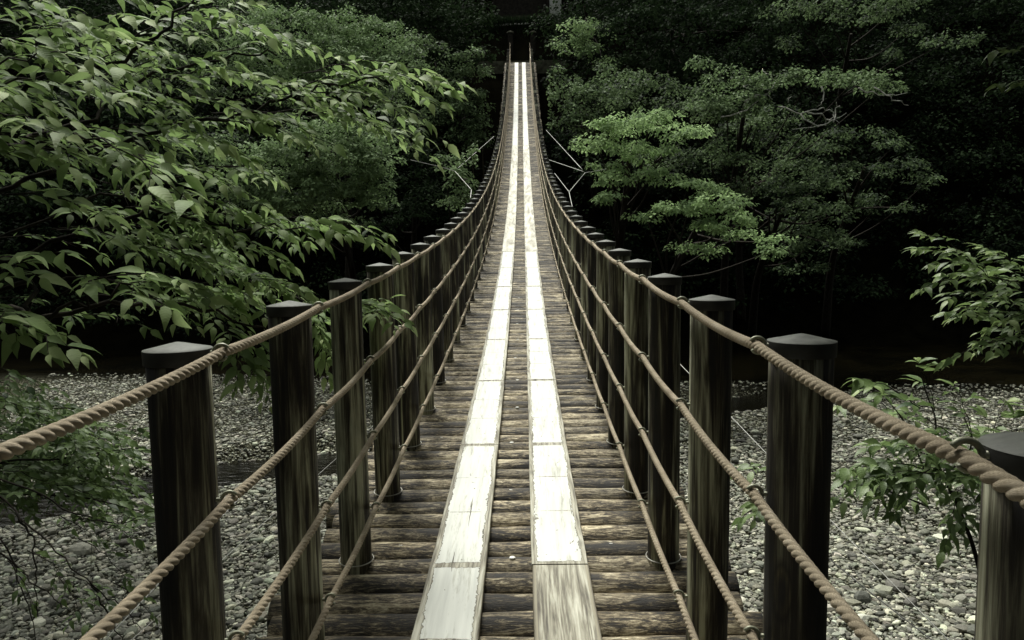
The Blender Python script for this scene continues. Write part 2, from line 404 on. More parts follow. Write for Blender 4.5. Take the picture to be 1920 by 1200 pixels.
p_, s_ = stone_pts(95000, 7.5, 30, 5.0, 2, .030, .25); scatter_stones(mb, p_, s_, 1, 2)
p_, s_ = stone_pts(45000, 7.5, 18, 4.5, 5, .020, .35); scatter_stones(mb, p_, s_, 1, 6)
obj('gravel', mb.mesh('gravel', False), STONE, label='pale grey river stones and pebbles below the bridge', cat='gravel', kind='stuff')

# ------------------------------------------------------------------ bridge
CX, HW, PITCHL, SP = -.086, .71, .1756, .8778
def dz(y): return -1.613+.0044655*(y+3.1326)**2
def dsl(y): return 2*.0044655*(y+3.1326)
END = 52.2
br = empty('suspension_bridge', (CX, 2.5, dz(2.5)), label='wooden log footbridge with rope railings and two white painted plank tracks running uphill into forest', cat='bridge')
O = np.array([CX, 2.5, dz(2.5)])
def bput(name, me, m, P, parent=None, **k):
    return obj(name, me, m, parent or br, Vector(np.asarray(P)-(O if parent is None else 0)), **k)

def log_mesh(seed, half=.98, n=16, k=26):
    r = np.random.default_rng(seed); xs = np.linspace(-half, half, k)
    xs[0] += r.uniform(-.03, .03); xs[-1] += r.uniform(-.03, .03)
    th = np.arange(n)*2*math.pi/n; V = []
    ph = r.uniform(0, 6.28, 6)
    for x in xs:
        rr = .0845+.0022*math.sin(3*x+ph[0])+.0016*math.sin(9*x+ph[1])
        rr = rr*(1+.018*np.sin(3*th+ph[2]+2*x)+.014*np.sin(5*th+ph[3]-5*x)+.008*np.sin(9*th+ph[4]+17*x))
        V.append(np.stack([np.full(n, x), rr*np.cos(th), rr*np.sin(th)], 1))
    V = np.concatenate(V); i = np.arange(k-1)[:, None]*n; j = np.arange(n)[None]; j2 = (j+1) % n
    q = np.stack([i+j, i+j2, i+n+j2, i+n+j], -1).reshape(-1, 4)
    V = np.vstack([V, [[xs[0]-.004, 0, 0], [xs[-1]+.004, 0, 0]]]); j = np.arange(n); c = k*n
    t = np.vstack([np.stack([(j+1) % n, j, np.full(n, c)], 1), np.stack([(k-1)*n+j, (k-1)*n+(j+1) % n, np.full(n, c+1)], 1)])
    return V, q, t
NV = 20; LOGS = []
for s in range(NV):
    V, q, t = log_mesh(100+s); tn = rng.uniform(0, 1, 3)
    LOGS.append((V, q, t, tn, MB().add(V, q, t, col=tn).mesh('log')))
LOG0 = .963+.878*3+.005
ys = [y for y in np.arange(LOG0-34*PITCHL, END, PITCHL)]
vis = [y for y in ys if y > 2.55][:100]
mb = MB(); li = 0
for y in ys:
    li += 1; V, q, t, tn, me = LOGS[(li*7) % NV]; zc = dz(y)-.0855+random.uniform(-.004, .004); rx = (li*2.399) % 6.28
    if y in vis:
        o = bput('log', me, MLOG, (CX+random.uniform(-.02, .02), y, zc)); o.rotation_euler = (rx, random.uniform(-.004, .004), random.uniform(-.006, .006))
    else:
        c_, s_ = math.cos(rx), math.sin(rx)
        W = np.stack([V[:, 0]+CX+random.uniform(-.02, .02), V[:, 1]*c_-V[:, 2]*s_+y, V[:, 1]*s_+V[:, 2]*c_+zc], 1)-O
        mb.add(W, q, t, col=rng.uniform(0, 1, 3))
obj('log', mb.mesh('log_run'), MLOG, br, kind='stuff')

# planks: two tracks, seams every two post spacings
def plank(side, y0, y1, kind):
    xo = CX+side*.353; xi = CX+side*.103; xa, xb = min(xo, xi), max(xo, xi)
    m = max(3, int((y1-y0)/.12)); yy = np.linspace(y0+.003, y1-.003, m)
    jx = random.uniform(-.003, .003); z = random.uniform(-.002, .002); V = []; UVs = []; F = []
    prof = [(xa, -.034), (xa, -.003), (xa+.003, 0), (xa+.022, .0), (xa+.06, 0), ((xa+xb)/2, 0), (xb-.06, 0), (xb-.022, .0), (xb-.003, 0), (xb, -.003), (xb, -.034)]
    for y in yy:
        for (x, h) in prof:
            V.append((x+jx+.001*math.sin(y*9+side), y, dz(y)+.036+h+z)); UVs.append((min(x-xa, xb-x), min(y-y0, y1-y)))
    k = len(prof); i = np.arange(m-1)[:, None]*k; j = np.arange(k-1)[None]
    F = np.stack([i+j, i+j+1, i+k+j+1, i+k+j], -1).reshape(-1, 4)
    e0 = np.arange(k)[None]; e1 = np.arange(k)[None, ::-1]+(m-1)*k
    me = make_mesh('plank', np.array(V)-O, [F, e0, e1], False, np.array(UVs))
    o = obj('plank', me, MPL[kind], br)
    if kind == 1: tag(o, 'bare weathered plank without paint at the near end of the right track')
    return o
seams = [3.45+1.7556*i for i in range(-4, 29)]
for side in (-1, 1):
    sm = [y for y in seams if y < END-.5]+[END-.2]
    for a, b in zip(sm[:-1], sm[1:]):
        md = (a+b)/2
        kind = 0 if (md < 16 or md > 34) else 2
        if side == 1 and abs(b-3.45) < .1: kind = 1
        plank(side, a, b, kind)

# thin washers on the logs
wv, wq = lathe([(.0001, .002), (.013, .002), (.0145, .0), (.0145, -.006)], 14)
WM = MB().add(wv, wq).mesh('washer')
for i in range(14):
    y = 3.60+i*SP
    for x in ([0., .50, -.52] if i < 6 else [0.]):
        bput('washer', WM, MWASH, (CX+x+random.uniform(-.02, .02), y+(.0 if x == 0 else PITCHL), dz(y)+.001))

# posts
def post_mesh(seed):
    r = np.random.default_rng(seed); n = 26; zs = np.concatenate([[-.42], np.linspace(-.2, 1.285, 14)]); th = np.arange(n)*2*math.pi/n; V = []
    ph = r.uniform(0, 6.28, 4)
    for z in zs:
        rr = .0715*(1+.008*np.sin(2*th+ph[0]+z)+.006*np.sin(5*th+ph[1]+2*z)+.004*np.sin(11*th+ph[2]))
        crack = np.exp(-((np.mod(th-ph[3]-.1*z+math.pi, 2*math.pi)-math.pi)/.11)**2)*.05*(1 if seed % 2 else .2)
        rr = rr*(1-crack)
        V.append(np.stack([rr*np.cos(th), rr*np.sin(th), np.full(n, z)], 1))
    k = len(zs); V = np.concatenate(V); i = np.arange(k-1)[:, None]*n; j = np.arange(n)[None]; j2 = (j+1) % n
    q = np.stack([i+j, i+j2, i+n+j2, i+n+j], -1).reshape(-1, 4)
    return MB().add(V, q, np.arange(n)[None]+(k-1)*n).mesh('post')
PM = [post_mesh(i) for i in range(8)]
cv, cq = lathe([(.0755, 1.256), (.0765, 1.258), (.0770, 1.287), (.0765, 1.2895)], 40); RIMM = MB().add(cv, cq).mesh('rim')
cv, cq = lathe([(.0770, 1.2896), (.0762, 1.2908), (.05, 1.2965), (.02, 1.3035), (.005, 1.3065), (.0001, 1.3070)], 40); CAPM = MB().add(cv, cq).mesh('cap')
# eye bolt: an open ring round the rope, and its shank into the post
RX = .100     # rope centre to post centre
HR = (1.28, .93, .585, .25)
def bolt_mesh(side):
    a = np.linspace(math.radians(-150), math.radians(150), 26)
    P = np.stack([-side*RX*np.ones_like(a)+side*0.0172*np.cos(a), np.zeros_like(a)+.008*np.sin(a*.5), 0.0172*np.sin(a)], 1)
    V, q, t = tube(P, .0046, 10); mb = MB().add(V, q, t)
    P = np.array([[-side*(RX-.0168), 0, 0], [-side*.055, 0, 0]]); V, q, t = tube(P, .0055, 8); return mb.add(V, q, t).mesh('eye_bolt')
BM = {-1: bolt_mesh(-1), 1: bolt_mesh(1)}
hp = np.stack([.079*np.cos(np.linspace(0, 2*math.pi, 33)), .079*np.sin(np.linspace(0, 2*math.pi, 33)), np.zeros(33)], 1)
hv, hq, ht = tube(hp, .0028, 6); HM = MB().add(hv, hq, ht).mesh('hoop')
stuff_posts = MB()
for side in (-1, 1):
    for k in range(-3, 57):
        y = (.963 if side == 1 else .958)+.8778*k; P = (CX+side*HW, y, dz(y)); me = PM[(k*5+side*3+20) % 8]
        if 0 <= k < 50:
            o = bput('post', me, MPOST, P); ln = side*.0067+random.uniform(-.0035, .0035)
            o.rotation_euler = (random.uniform(-.005, .004), ln, 0)
            c_ = obj('cap', CAPM, MCAP, o); r_ = obj('cap_rim', RIMM, MRIM, o)
            c_.rotation_euler[2] = random.uniform(0, 6)
            if k == 0 and side == 1: o.location += Vector((0, 0, .004))
            if k < 26:
                for h in HR: obj('eye_bolt', BM[side], MBOLT, o, Vector((0, 0, h)))
            if k < 16:
                hh = obj('base_hoop', HM, MHOOP, o, Vector((0, 0, .004))); hh.rotation_euler[0] = math.atan(dsl(y))+.02
        else:
            v = np.array([x.co[:] for x in me.vertices])+np.array(P)-O
            f4 = np.array([p.vertices[:] for p in me.polygons if len(p.vertices) == 4])
            stuff_posts.add(v, f4); v2, q2 = lathe([(.079, 1.252), (.0785, 1.2865), (.0001, 1.315)], 16); stuff_posts.add(v2+np.array(P)-O, q2)
obj('post', stuff_posts.mesh('post_run'), MPOST, br, kind='stuff')

# ropes: three strand laid rope, real twist where it can be seen
def rope(side, h, seed):
    r = np.random.default_rng(seed)
    lay = .076; y0, y1 = -1.6, END-.3
    ya = np.arange(y0, 9.5, .0062); yb = np.arange(9.5, y1, .11); yy = np.concatenate([ya, yb])
    k = (yy-.96)/SP; fr = k-np.floor(k); sag = -.010*4*fr*(1-fr)*(.6+.8*r.random())
    P = np.stack([np.full_like(yy, CX+side*(HW-RX+.0067*h)), yy, dz(yy)+h+sag], 1)
    T = np.gradient(P, axis=0); T /= np.linalg.norm(T, axis=1)[:, None]
    a = np.cross(T, [0, 0, 1.]); a /= np.linalg.norm(a, axis=1)[:, None]; b = np.cross(a, T)
    n = 24; th = np.arange(n)*2*math.pi/n; R = .0124
    s = yy/lay*2*math.pi*side
    prof = np.abs(np.cos(1.5*th))                         # three lobes
    rad = R*(.72+.30*prof**.75)
    ang = th[None]+s[:, None]
    V = P[:, None]+rad[None, :, None]*(np.cos(ang)[..., None]*a[:, None]+np.sin(ang)[..., None]*b[:, None])
    UVs = np.stack([np.broadcast_to(th[None]*6., ang.shape), np.broadcast_to((yy*160.)[:, None], ang.shape)], -1).reshape(-1, 2)
    m = len(yy); i = np.arange(m-1)[:, None]*n; j = np.arange(n)[None]; j2 = (j+1) % n
    q = np.stack([i+j, i+n+j, i+n+j2, i+j2], -1).reshape(-1, 4)
    obj('rope', make_mesh('rope', V.reshape(-1, 3)-O, [q], True, UVs), MROPE, br)
for side in (-1, 1):
    for hi, h in enumerate(HR): rope(side, h, hi+side*10+30)
# bearing cables under the logs
for side in (-1, 1):
    for x in (.80, .30):
        yy = np.linspace(-4, END+1, 90); P = np.stack([np.full(90, CX+side*x), yy, dz(yy)-.195], 1)-O
        V, q, t = tube(P, .02, 8); obj('bearing_cable', MB().add(V, q, t).mesh('bearing_cable'), MCABD, br)

# wind cables, each side
def wires(name, segs, r, m, label, cat='cable', group=None):
    mb = MB(); o0 = np.asarray(segs[0][0])
    for s in segs:
        P = catmull(np.array(s), 10)-o0; V, q, t = tube(P, r, 6); mb.add(V, q, t)
    return obj(name, mb.mesh(name), m, None, Vector(o0), label=label, cat=cat, group=group)
wires('wind_cable', [[U(1070, 476, 14), U(1285, 693, 9.6), U(1560, 978, 7.), U(1950, 1375, 5.2)]], .0045, MCABLE, 'pale steel cable slanting down over the gravel right of the bridge')
wires('wind_cable', [[U(1180, 640, 13), U(1385, 885, 9.5), U(1560, 1052, 7.8), U(1930, 1340, 5.9)]], .005, MCABD, 'thin dark cable crossing the gravel right of the bridge')
wires('wind_cable', [[U(800, 565, 13), U(628, 745, 9.4), U(300, 1092, 6.4), U(60, 1345, 5.2)]], .0045, MCABLE, 'pale steel cable slanting to the bottom left corner over the gravel')
wires('wind_cable', [[U(800, 710, 13), U(628, 862, 10.), U(430, 1038, 7.8), U(150, 1285, 6.)]], .003, MCABLE, 'thin pale wire crossing the dark stream left of the bridge')
bz = lambda zc, px, py: U(px, py, zc)
wires('side_stay', [[bz(33, 1024, 244), bz(22.5, 1092, 318)], [bz(22.5, 1097, 324), bz(21.8, 1115, 321), bz(21, 1136, 317)], [bz(22.5, 1097, 324), bz(20, 1067, 360)], [bz(27, 1030, 300), bz(22.5, 1095, 322)], [bz(20, 1067, 360), bz(19.4, 1074, 392)], [bz(26, 1040, 325), bz(20, 1067, 360)]], .009, MCABLE, 'pale knotted stay cables bracing the far half of the bridge on its right side', 'stay cable')
wires('side_stay', [[bz(33, 926, 256), bz(23, 858, 316)], [bz(23, 853, 321), bz(22, 826, 313), bz(21, 770, 300)], [bz(23, 853, 321), bz(20.5, 884, 356)], [bz(20.5, 884, 356), bz(20, 882, 372)]], .009, MCABLE, 'pale stay cables bracing the far half of the bridge on its left side', 'stay cable')

# ------------------------------------------------------------------ far end: landing, gate posts, shed
MST = mat_metal('mossy_stone', (.03, .03, .02), (.08, .08, .055), .95, 0, 4)
MDK = mat_metal('dark_timber', (.010, .009, .007), (.025, .022, .017), .8, 0, 6)
MWALL = mat_metal('grey_plaster_wall', (.30, .31, .27), (.42, .43, .38), .9, 0, 2)
ze = dz(END)
gb = MB(); n_ = 9000
gp = np.stack([rng.uniform(-4.6, 3.4, n_), rng.uniform(54.9, 56.6, n_), np.zeros(n_)], 1); gp[:, 2] = ground(gp[:, 0], gp[:, 1])-.02
la = empty('stone_landing', (CX, END+1, ze), label='low mossy stone steps at the far end of the bridge', cat='steps')
for i, (y0, y1, z1, wx) in enumerate([(0, 1.4, .10, 2.6), (1.4, 3.2, .36, 3.0)]):
    V, F = box(-wx, wx, y0-.98, y1-.98, -1.6, z1); obj('step', MB().add(V, F).mesh('step', False), MST, la)
for sx, wd in ((957, 'left'), (999.5, 'right')):
    P = U(sx, 60, 54.0); g = empty('gate_post', (P[0], P[1], ze), label='dark capped gate post on the %s of the far bridge end' % wd, cat='gate post', group='gate posts at the far end')
    hgt = P[2]-ze; V, q = lathe([(.19, -.6), (.185, hgt-.1)], 20); obj('shaft', MB().add(V, q).mesh('shaft'), MDK, g)
    V, q = lathe([(.235, hgt-.1), (.24, hgt-.02), (.22, hgt), (.0001, hgt+.09)], 20); obj('cap', MB().add(V, q).mesh('cap'), MST, g)
a, b = U(898, 47, 56.4), U(1024, 44, 56.4)
V, q, t = tube(np.array([[0, 0, 0], b-a]), .13, 10)
obj('log_rail', MB().add(V, q, t).mesh('log_rail'), MHOOP, None, Vector(a), label='long pale rail across the path above the far end of the bridge', cat='rail')
a, b = U(968, 36, 59.5), U(1034, 33, 59.5)
V, F = box(0, b[0]-a[0], -.5, .5, -.5, .12); obj('mossy_ledge', MB().add(V, F).mesh('mossy_ledge', False), MST, None, Vector(a), label='short mossy ledge below the dark doorway', cat='ledge')
sh = empty('hillside_shed', U(980, 36, 62), label='dark timber shed with black doorway and pale wall panel above the far bridge end', cat='shed')
a, b = U(925, 40, 62)-np.array(sh.location), U(1050, -70, 62)-np.array(sh.location)
V, F = box(a[0], b[0], .8, 4.5, -1.2, b[2]); obj('wall', MB().add(V, F).mesh('wall', False), MDK, sh)
for x in (926, 1028):
    c = U(x, 36, 62)-np.array(sh.location); V, F = box(c[0]-.08, c[0]+.08, .55, .798, -1.2, b[2]); obj('door_post', MB().add(V, F).mesh('door_post', False), MDK, sh)
c = U(1031, 28, 62)-np.array(sh.location); d = U(1052, -60, 62)-np.array(sh.location)
V, F = box(c[0], d[0], .6, .797, c[2], d[2]); obj('wall_panel', MB().add(V, F).mesh('wall_panel', False), MWALL, sh)
V, F = box(a[0]-.8, b[0]+.8, -.4, 5.2, b[2]+.002, b[2]+.25); obj('roof', MB().add(V, F).mesh('roof', False), MDK, sh)

# ------------------------------------------------------------------ foliage
_rb = np.array([[0, 0, 0], [0, .22, .02], [0, .5, .03], [0, .78, -.01], [0, 1, -.10]])
_sb = np.array([[.155, .17, .055], [.205, .40, .065], [.11, .70, .03]])
LV = np.vstack([_rb, _sb, _sb*[-1, 1, 1]])                # 11 verts, tip at y=1, folded along the midrib
LQ = np.array([[1, 2, 6, 5], [2, 3, 7, 6], [2, 1, 8, 9], [3, 2, 9, 10]])
LT = np.array([[0, 1, 5], [3, 4, 7], [1, 0, 8], [4, 3, 10]])
def orient(D, Nn):
    """rotation matrices with local y = D, local z ~ Nn"""
    D = D/np.linalg.norm(D, axis=1)[:, None]; Xa = np.cross(D, Nn); Xa /= np.linalg.norm(Xa, axis=1)[:, None]+1e-9
    Za = np.cross(Xa, D); return np.stack([Xa, D, Za], 2)
def add_leaves(mb, Pn, D, Nn, S, tone, base=None, quads=None, tris=None):
    base = LV if base is None else base; n = len(Pn)
    Rm = orient(D, Nn); bb = np.broadcast_to(base, (n,)+base.shape).copy()
    if base is LV:
        bb[:, :, 0] *= rng.uniform(.8, 1.2, n)[:, None]; cur = rng.uniform(.0, .24, n)[:, None]; bb[:, :, 2] -= cur*bb[:, :, 1]**2
    V = np.einsum('nij,nkj->nki', Rm, bb)*S[:, None, None]+Pn[:, None]
    off = (np.arange(n)*base.shape[0])[:, None, None]; fs = []
    if quads is not None: fs.append((quads[None]+off).reshape(-1, quads.shape[1]))
    if tris is not None: fs.append((tris[None]+off).reshape(-1, 3))
    uv = np.tile(base[:, :2], (n, 1))
    mb.add(V.reshape(-1, 3), *fs, uv=uv, col=np.repeat(tone, base.shape[0], 0))

gd = rng.normal(0, .35, (n_, 3)); gd[:, 2] = 1
add_leaves(gb, gp, gd, rng.normal(0, 1, (n_, 3)), rng.uniform(.2, .6, n_), np.stack([rng.uniform(0, .5, n_)]*3, 1), np.array([[-.06, 0, 0], [.06, 0, 0], [0, 1, .1]]), None, np.array([[0, 1, 2]]))
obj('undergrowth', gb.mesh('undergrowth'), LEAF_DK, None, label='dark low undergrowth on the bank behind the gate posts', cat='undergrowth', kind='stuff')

class Plant:
    def __init__(s): s.L = []; s.W = MB()
    def leaf(s, p, d, n, size, a, b): s.L.append((*p, *d, *n, size, a, b))
    def twig(s, P, r0, r1, n=5):
        V, q, t = tube(P, np.linspace(r0, r1, len(P)), n); s.W.add(V, q, t)
    def spray(s, A, B, leaf=.09, nsub=7, sub=.16, droop=.10, young=.3, dens=1., rad=.0035, bare=0.):
        A = np.asarray(A); B = np.asarray(B); Ln = np.linalg.norm(B-A); k = 9; t = np.linspace(0, 1, k)
        P = A+(B-A)*t[:, None]; P[:, 2] += droop*Ln*np.sin(t*math.pi*.9)+0
        P[1:-1] += rng.normal(0, .012*Ln, (k-2, 3)); s.twig(P, rad, .0012)
        dirm = (B-A)/Ln; side = np.cross(dirm, [0, 0, 1.]); side /= np.linalg.norm(side)
        for i in range(nsub+1):
            tt = .12+.88*(i+rng.uniform(-.2, .2))/nsub if i < nsub else 1.; tt = min(tt, 1.)
            f = tt*(k-1); i0 = min(int(f), k-2); Q = P[i0]+(P[i0+1]-P[i0])*(f-i0); T = P[i0+1]-P[i0]; T /= np.linalg.norm(T)
            sg = 1 if i % 2 else -1; last = i == nsub
            d = T*(1. if last else .75)+side*sg*(0 if last else rng.uniform(.5, 1.))+np.array([0, 0, rng.uniform(-.16, .14)])
            d /= np.linalg.norm(d); ln = sub*(.55 if last else 1.)*rng.uniform(.6, 1.25)*(1.15-.45*tt)
            m = 5; u = np.linspace(0, 1, m)[:, None]; S = Q+d*ln*u; S[:, 2] -= (.14*ln*u[:, 0]**2); s.twig(S, rad*.5, .0009, 4)
            if rng.random() < bare: continue
            nl = max(3, int(ln/(leaf*.30)*dens))
            for j in range(nl+1):
                v = (j+.6)/(nl+.6); fj = v*(m-1); j0 = min(int(fj), m-2); p = S[j0]+(S[j0+1]-S[j0])*(fj-j0); td = S[j0+1]-S[j0]; td = td/np.linalg.norm(td)
                sd = np.cross(td, [0, 0, 1.]); sd /= np.linalg.norm(sd)+1e-9; g = 1 if j % 2 else -1
                ld = td*(.7 if j < nl else 1.2)+sd*g*(.75 if j < nl else .1)+np.array([0, 0, rng.uniform(-.34, .12)])+rng.normal(0, .14, 3)
                nn = np.array([0, -.35, 1.])+rng.normal(0, .34, 3)+sd*g*.25
                yg = young*(tt*v)**1.5 if rng.random() < .75 else 0
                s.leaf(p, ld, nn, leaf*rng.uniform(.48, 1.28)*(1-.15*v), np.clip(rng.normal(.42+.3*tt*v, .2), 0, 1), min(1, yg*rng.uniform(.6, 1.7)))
    def build(s, name, base, leafmat, label, cat, bark=BARK, group=None, woodname='branches'):
        base = np.asarray(base, float); e = empty(name, Vector(base), label=label, cat=cat, group=group)
        if s.L:
            A = np.array(s.L); mb = MB(); tone = np.stack([A[:, 10], A[:, 11], rng.random(len(A))], 1)
            add_leaves(mb, A[:, 0:3]-base, A[:, 3:6], A[:, 6:9], A[:, 9], tone, None, LQ, LT)
            obj('foliage', mb.mesh('foliage'), leafmat, e)
        s.W.V = [v-base for v in s.W.V]; obj(woodname, s.W.mesh(woodname), bark, e); return e

def tips(pl, lst, **k):
    for (x, y, z, ln, ang) in lst:
        a = math.radians(ang); B = U(x, y, z); zz = z+rng.uniform(-.1, .25)
        A = U(x-ln*math.cos(a), y-ln*math.sin(a), zz); pl.spray(A, B, **k)

# --- cherry tree on the left
ch = Plant()
tr = np.array([-4.6, 3.4, 0])
gz = float(ground(tr[0], tr[1])); base = np.array([tr[0], tr[1], gz])
P = catmull([base, base+[.15, .1, 2.2], base+[-.05, .0, 4.2], base+[.1, .1, 6.4], base+[-.1, .3, 8.4]], 8); ch.twig(P, .19, .07, 12)
limbs = [[tr+[0, 0, -.2], U(-250, 420, 3.6), U(60, 335, 3.4), U(300, 245, 3.5), U(480, 205, 3.7), U(620, 158, 3.95), U(740, 142, 4.1)],
         [tr+[0, 0, .8], U(-200, 240, 3.1), U(60, 170, 3.05), U(210, 112, 3.1), U(320, 48, 3.2), U(380, -30, 3.4)],
         [tr+[0, 0, -.9], U(-200, 560, 3.5), U(100, 455, 3.4), U(280, 400, 3.6), U(420, 425, 3.8), U(560, 430, 4.0)],
         [tr+[0, 0, -1.3], U(-150, 620, 3.2), U(100, 590, 3.0), U(290, 568, 3.3), U(420, 590, 3.7), U(560, 650, 4.1)],
         [tr+[0, 0, -.1], U(-200, 330, 2.9), U(100, 250, 3.3), U(250, 160, 3.6), U(400, 110, 3.7), U(520, 95, 3.8)],
         [tr+[0, 0, -.4], U(-100, 480, 4.0), U(150, 380, 4.2), U(350, 330, 4.3), U(480, 300, 4.3)],
         [tr+[0, 0, 1.6], U(-100, 40, 3.7), U(150, -20, 3.9), U(400, -60, 4.2)],
         [tr+[0, 0, -1.0], U(-60, 560, 2.8), U(60, 600, 2.5), U(140, 570, 2.5), U(240, 535, 2.55)]]
for l in limbs: Q_ = catmull(l, 6); Q_ += rng.normal(0, .012, Q_.shape); ch.twig(Q_, .014 if len(l) > 5 else .010, .004, 7)
T = [(450, 14, 3.3, 220, -18), (505, 66, 3.5, 240, 5), (570, 88, 3.7, 200, 8), (645, 122, 3.9, 240, 6), (850, 160, 4.0, 260, 6), (838, 172, 4.1, 180, 12), (820, 200, 4.05, 260, 14), (780, 150, 4.0, 220, -4),
     (790, 228, 4.0, 240, 12), (740, 205, 3.9, 220, 10), (826, 268, 4.15, 270, 16), (800, 296, 4.15, 200, 28), (770, 262, 4.2, 200, 12), (700, 240, 4.1, 200, 8), (618, 276, 3.7, 230, 16), (560, 262, 3.6, 190, 10), (690, 180, 4.0, 200, 4), (640, 200, 3.8, 220, 2),
     (560, 180, 3.7, 220, 8), (500, 150, 3.6, 200, 0), (430, 120, 3.4, 220, -5), (380, 80, 3.3, 220, -12), (470, 215, 3.6, 220, 6), (505, 335, 4.0, 170, 4), (500, 392, 3.9, 170, 22), (460, 300, 3.8, 200, 8), (430, 350, 3.7, 190, 12), (410, 270, 3.5, 200, 10), (350, 225, 3.4, 220, 10),
     (345, 160, 3.3, 220, 0), (330, 290, 3.4, 200, 14), (280, 90, 3.1, 220, -10), (250, 40, 3.2, 200, -15), (180, 60, 3.0, 200, -8), (120, 20, 3.0, 180, 0), (210, 190, 2.9, 210, 4), (130, 130, 2.8, 200, -4), (120, 230, 2.7, 200, 8), (60, 90, 2.8, 180, 0), (240, 330, 3.0, 200, 16), (150, 300, 2.8, 200, 10), (50, 180, 2.6, 160, 5), (60, 300, 2.8, 160, 8),
     (716, 462, 4.1, 210, 12), (712, 440, 4.1, 180, 4), (640, 436, 4.0, 200, 4), (590, 450, 4.0, 170, 14), (530, 492, 3.9, 170, 22), (510, 430, 3.8, 190, 8), (440, 400, 3.7, 180, 10), (400, 430, 3.7, 170, 14), (460, 470, 3.8, 160, 20), (440, 520, 3.9, 150, 22), (520, 545, 4.0, 150, 18), (566, 552, 4.05, 160, 12), (600, 575, 4.1, 140, 20), (480, 570, 4.0, 150, 16), (520, 600, 4.1, 150, 24), (430, 580, 3.9, 140, 20), (450, 640, 3.9, 130, 40),
     (752, 606, 3.9, 120, 18), (720, 590, 4.0, 100, 5), (625, 640, 4.25, 110, 50), (618, 700, 4.3, 130, 78), (640, 680, 4.4, 110, 70), (600, 620, 4.3, 120, 40), (470, 700, 3.6, 110, 60), (500, 730, 3.7, 110, 75), (380, 560, 3.6, 140, 12), (350, 600, 3.7, 140, 20), (300, 480, 3.6, 160, 14), (350, 455, 3.6, 160, 10), (260, 430, 3.5, 150, 10), (380, 500, 3.7, 140, 18)]
tips(ch, T, leaf=.098, nsub=6, sub=.17, young=.9, dens=.95)
# nearer, bigger looking sprays
tips(ch, [(345, 378, 2.25, 240, 32), (330, 350, 2.35, 180, 24), (255, 300, 2.4, 200, 14), (230, 180, 2.4, 220, 6), (215, 130, 2.5, 220, 2), (100, 255, 2.3, 200, 10), (320, 528, 2.5, 220, -8), (300, 575, 2.6, 200, 14), (105, 480, 2.5, 160, -25), (60, 520, 2.5, 150, 5), (120, 650, 2.3, 170, 16), (40, 600, 2.3, 140, 0), (250, 478, 3.0, 150, 18), (170, 400, 2.7, 170, 12), (60, 640, 2.4, 150, 30)],
     leaf=.105, nsub=4, sub=.13, young=.7, dens=.8)
for i in range(14):      # inner foliage behind
    x = rng.uniform(-60, 520); y = rng.uniform(-30, 330)+max(0, 120-x*.3)*rng.random()
    tips(ch, [(x, y, rng.uniform(3.9, 5.4), 220, rng.uniform(-15, 25))], leaf=.088, nsub=6, sub=.19, young=.1)
for i in range(14):
    tips(ch, [(rng.uniform(330, 600), rng.uniform(420, 600), rng.uniform(4.3, 5.2), 190, rng.uniform(5, 35))], leaf=.085, nsub=6, sub=.18, young=.1)
for i in range(6):
    tips(ch, [(rng.uniform(0, 330), rng.uniform(380, 640), rng.uniform(3.4, 4.8), 190, rng.uniform(0, 25))], leaf=.085, nsub=4, sub=.16, young=.1, bare=.35)
def shade(pl, n, lo, hi, leaf):
    for i in range(n):
        A = np.array([rng.uniform(lo[k], hi[k]) for k in range(3)]); a = rng.uniform(0, 6.28)
        pl.spray(A, A+np.array([math.cos(a), math.sin(a), -.1])*.9, leaf=leaf, nsub=5, sub=.3, dens=.8)
shade(ch, 170, (-6.5, .6, 2.5), (-2.2, 6.5, 4.8), .16)  # upper sprays added out of view to darken the left side
ch.build('cherry_tree', base, LEAF_CH, 'broad leaved cherry tree with drooping pale green branches reaching in from the left', 'tree')

# --- branch on the right edge
rt = Plant(); b2 = np.array([5.2, 5.6, 0.]); b2[2] = float(ground(b2[0], b2[1]))
rt.twig(catmull([b2, b2+[.1, 0, 2.], b2+[-.1, .1, 4.2], b2+[.1, .2, 6.5], b2+[0, 0, 8.5]], 8), .13, .05, 10)
tz = lambda h: np.array([b2[0], b2[1], h])
rt.twig(catmull([tz(-.8), U(2010, 640, 4.6), U(1900, 570, 4.4), U(1790, 470, 4.3)], 6), .012, .003)
rt.twig(catmull([tz(-1.), U(2010, 700, 4.6), U(1900, 640, 4.4), U(1830, 640, 4.3)], 6), .010, .003)
rt.twig(catmull([tz(1.2), U(2010, 150, 3.4), U(1960, 120, 3.1)], 6), .010, .004)
tips(rt, [(1736, 444, 4.2, 170, 215), (1730, 472, 4.2, 160, 200), (1762, 500, 4.3, 150, 195), (1738, 542, 4.2, 170, 175), (1775, 520, 4.4, 140, 190), (1790, 560, 4.3, 140, 185), (1786, 676, 4.2, 150, 165), (1800, 600, 4.4, 130, 180), (1780, 592, 4.4, 140, 182),
         (1850, 470, 4.5, 110, 215), (1880, 480, 4.4, 100, 230), (1830, 520, 4.6, 130, 200), (1850, 570, 4.5, 120, 190), (1860, 620, 4.5, 120, 175), (1900, 550, 4.4, 120, 190), (1890, 660, 4.4, 100, 160), (1850, 650, 4.5, 120, 165), (1900, 600, 4.2, 100, 180)],
     leaf=.09, nsub=6, sub=.13, young=.5, dens=.9)
tips(rt, [(1878, 98, 2.7, 110, 195), (1882, 160, 2.7, 110, 185)], leaf=.085, nsub=3, sub=.08, young=.2)
shade(rt, 45, (2.6, 2.5, 3.0), (7.5, 8.5, 5.5), .15)  # upper crown added out of view to keep light off the right
rt.build('slender_tree', b2, LEAF_SH, 'slender tree with narrow dark green leaves reaching in at the right edge', 'tree')

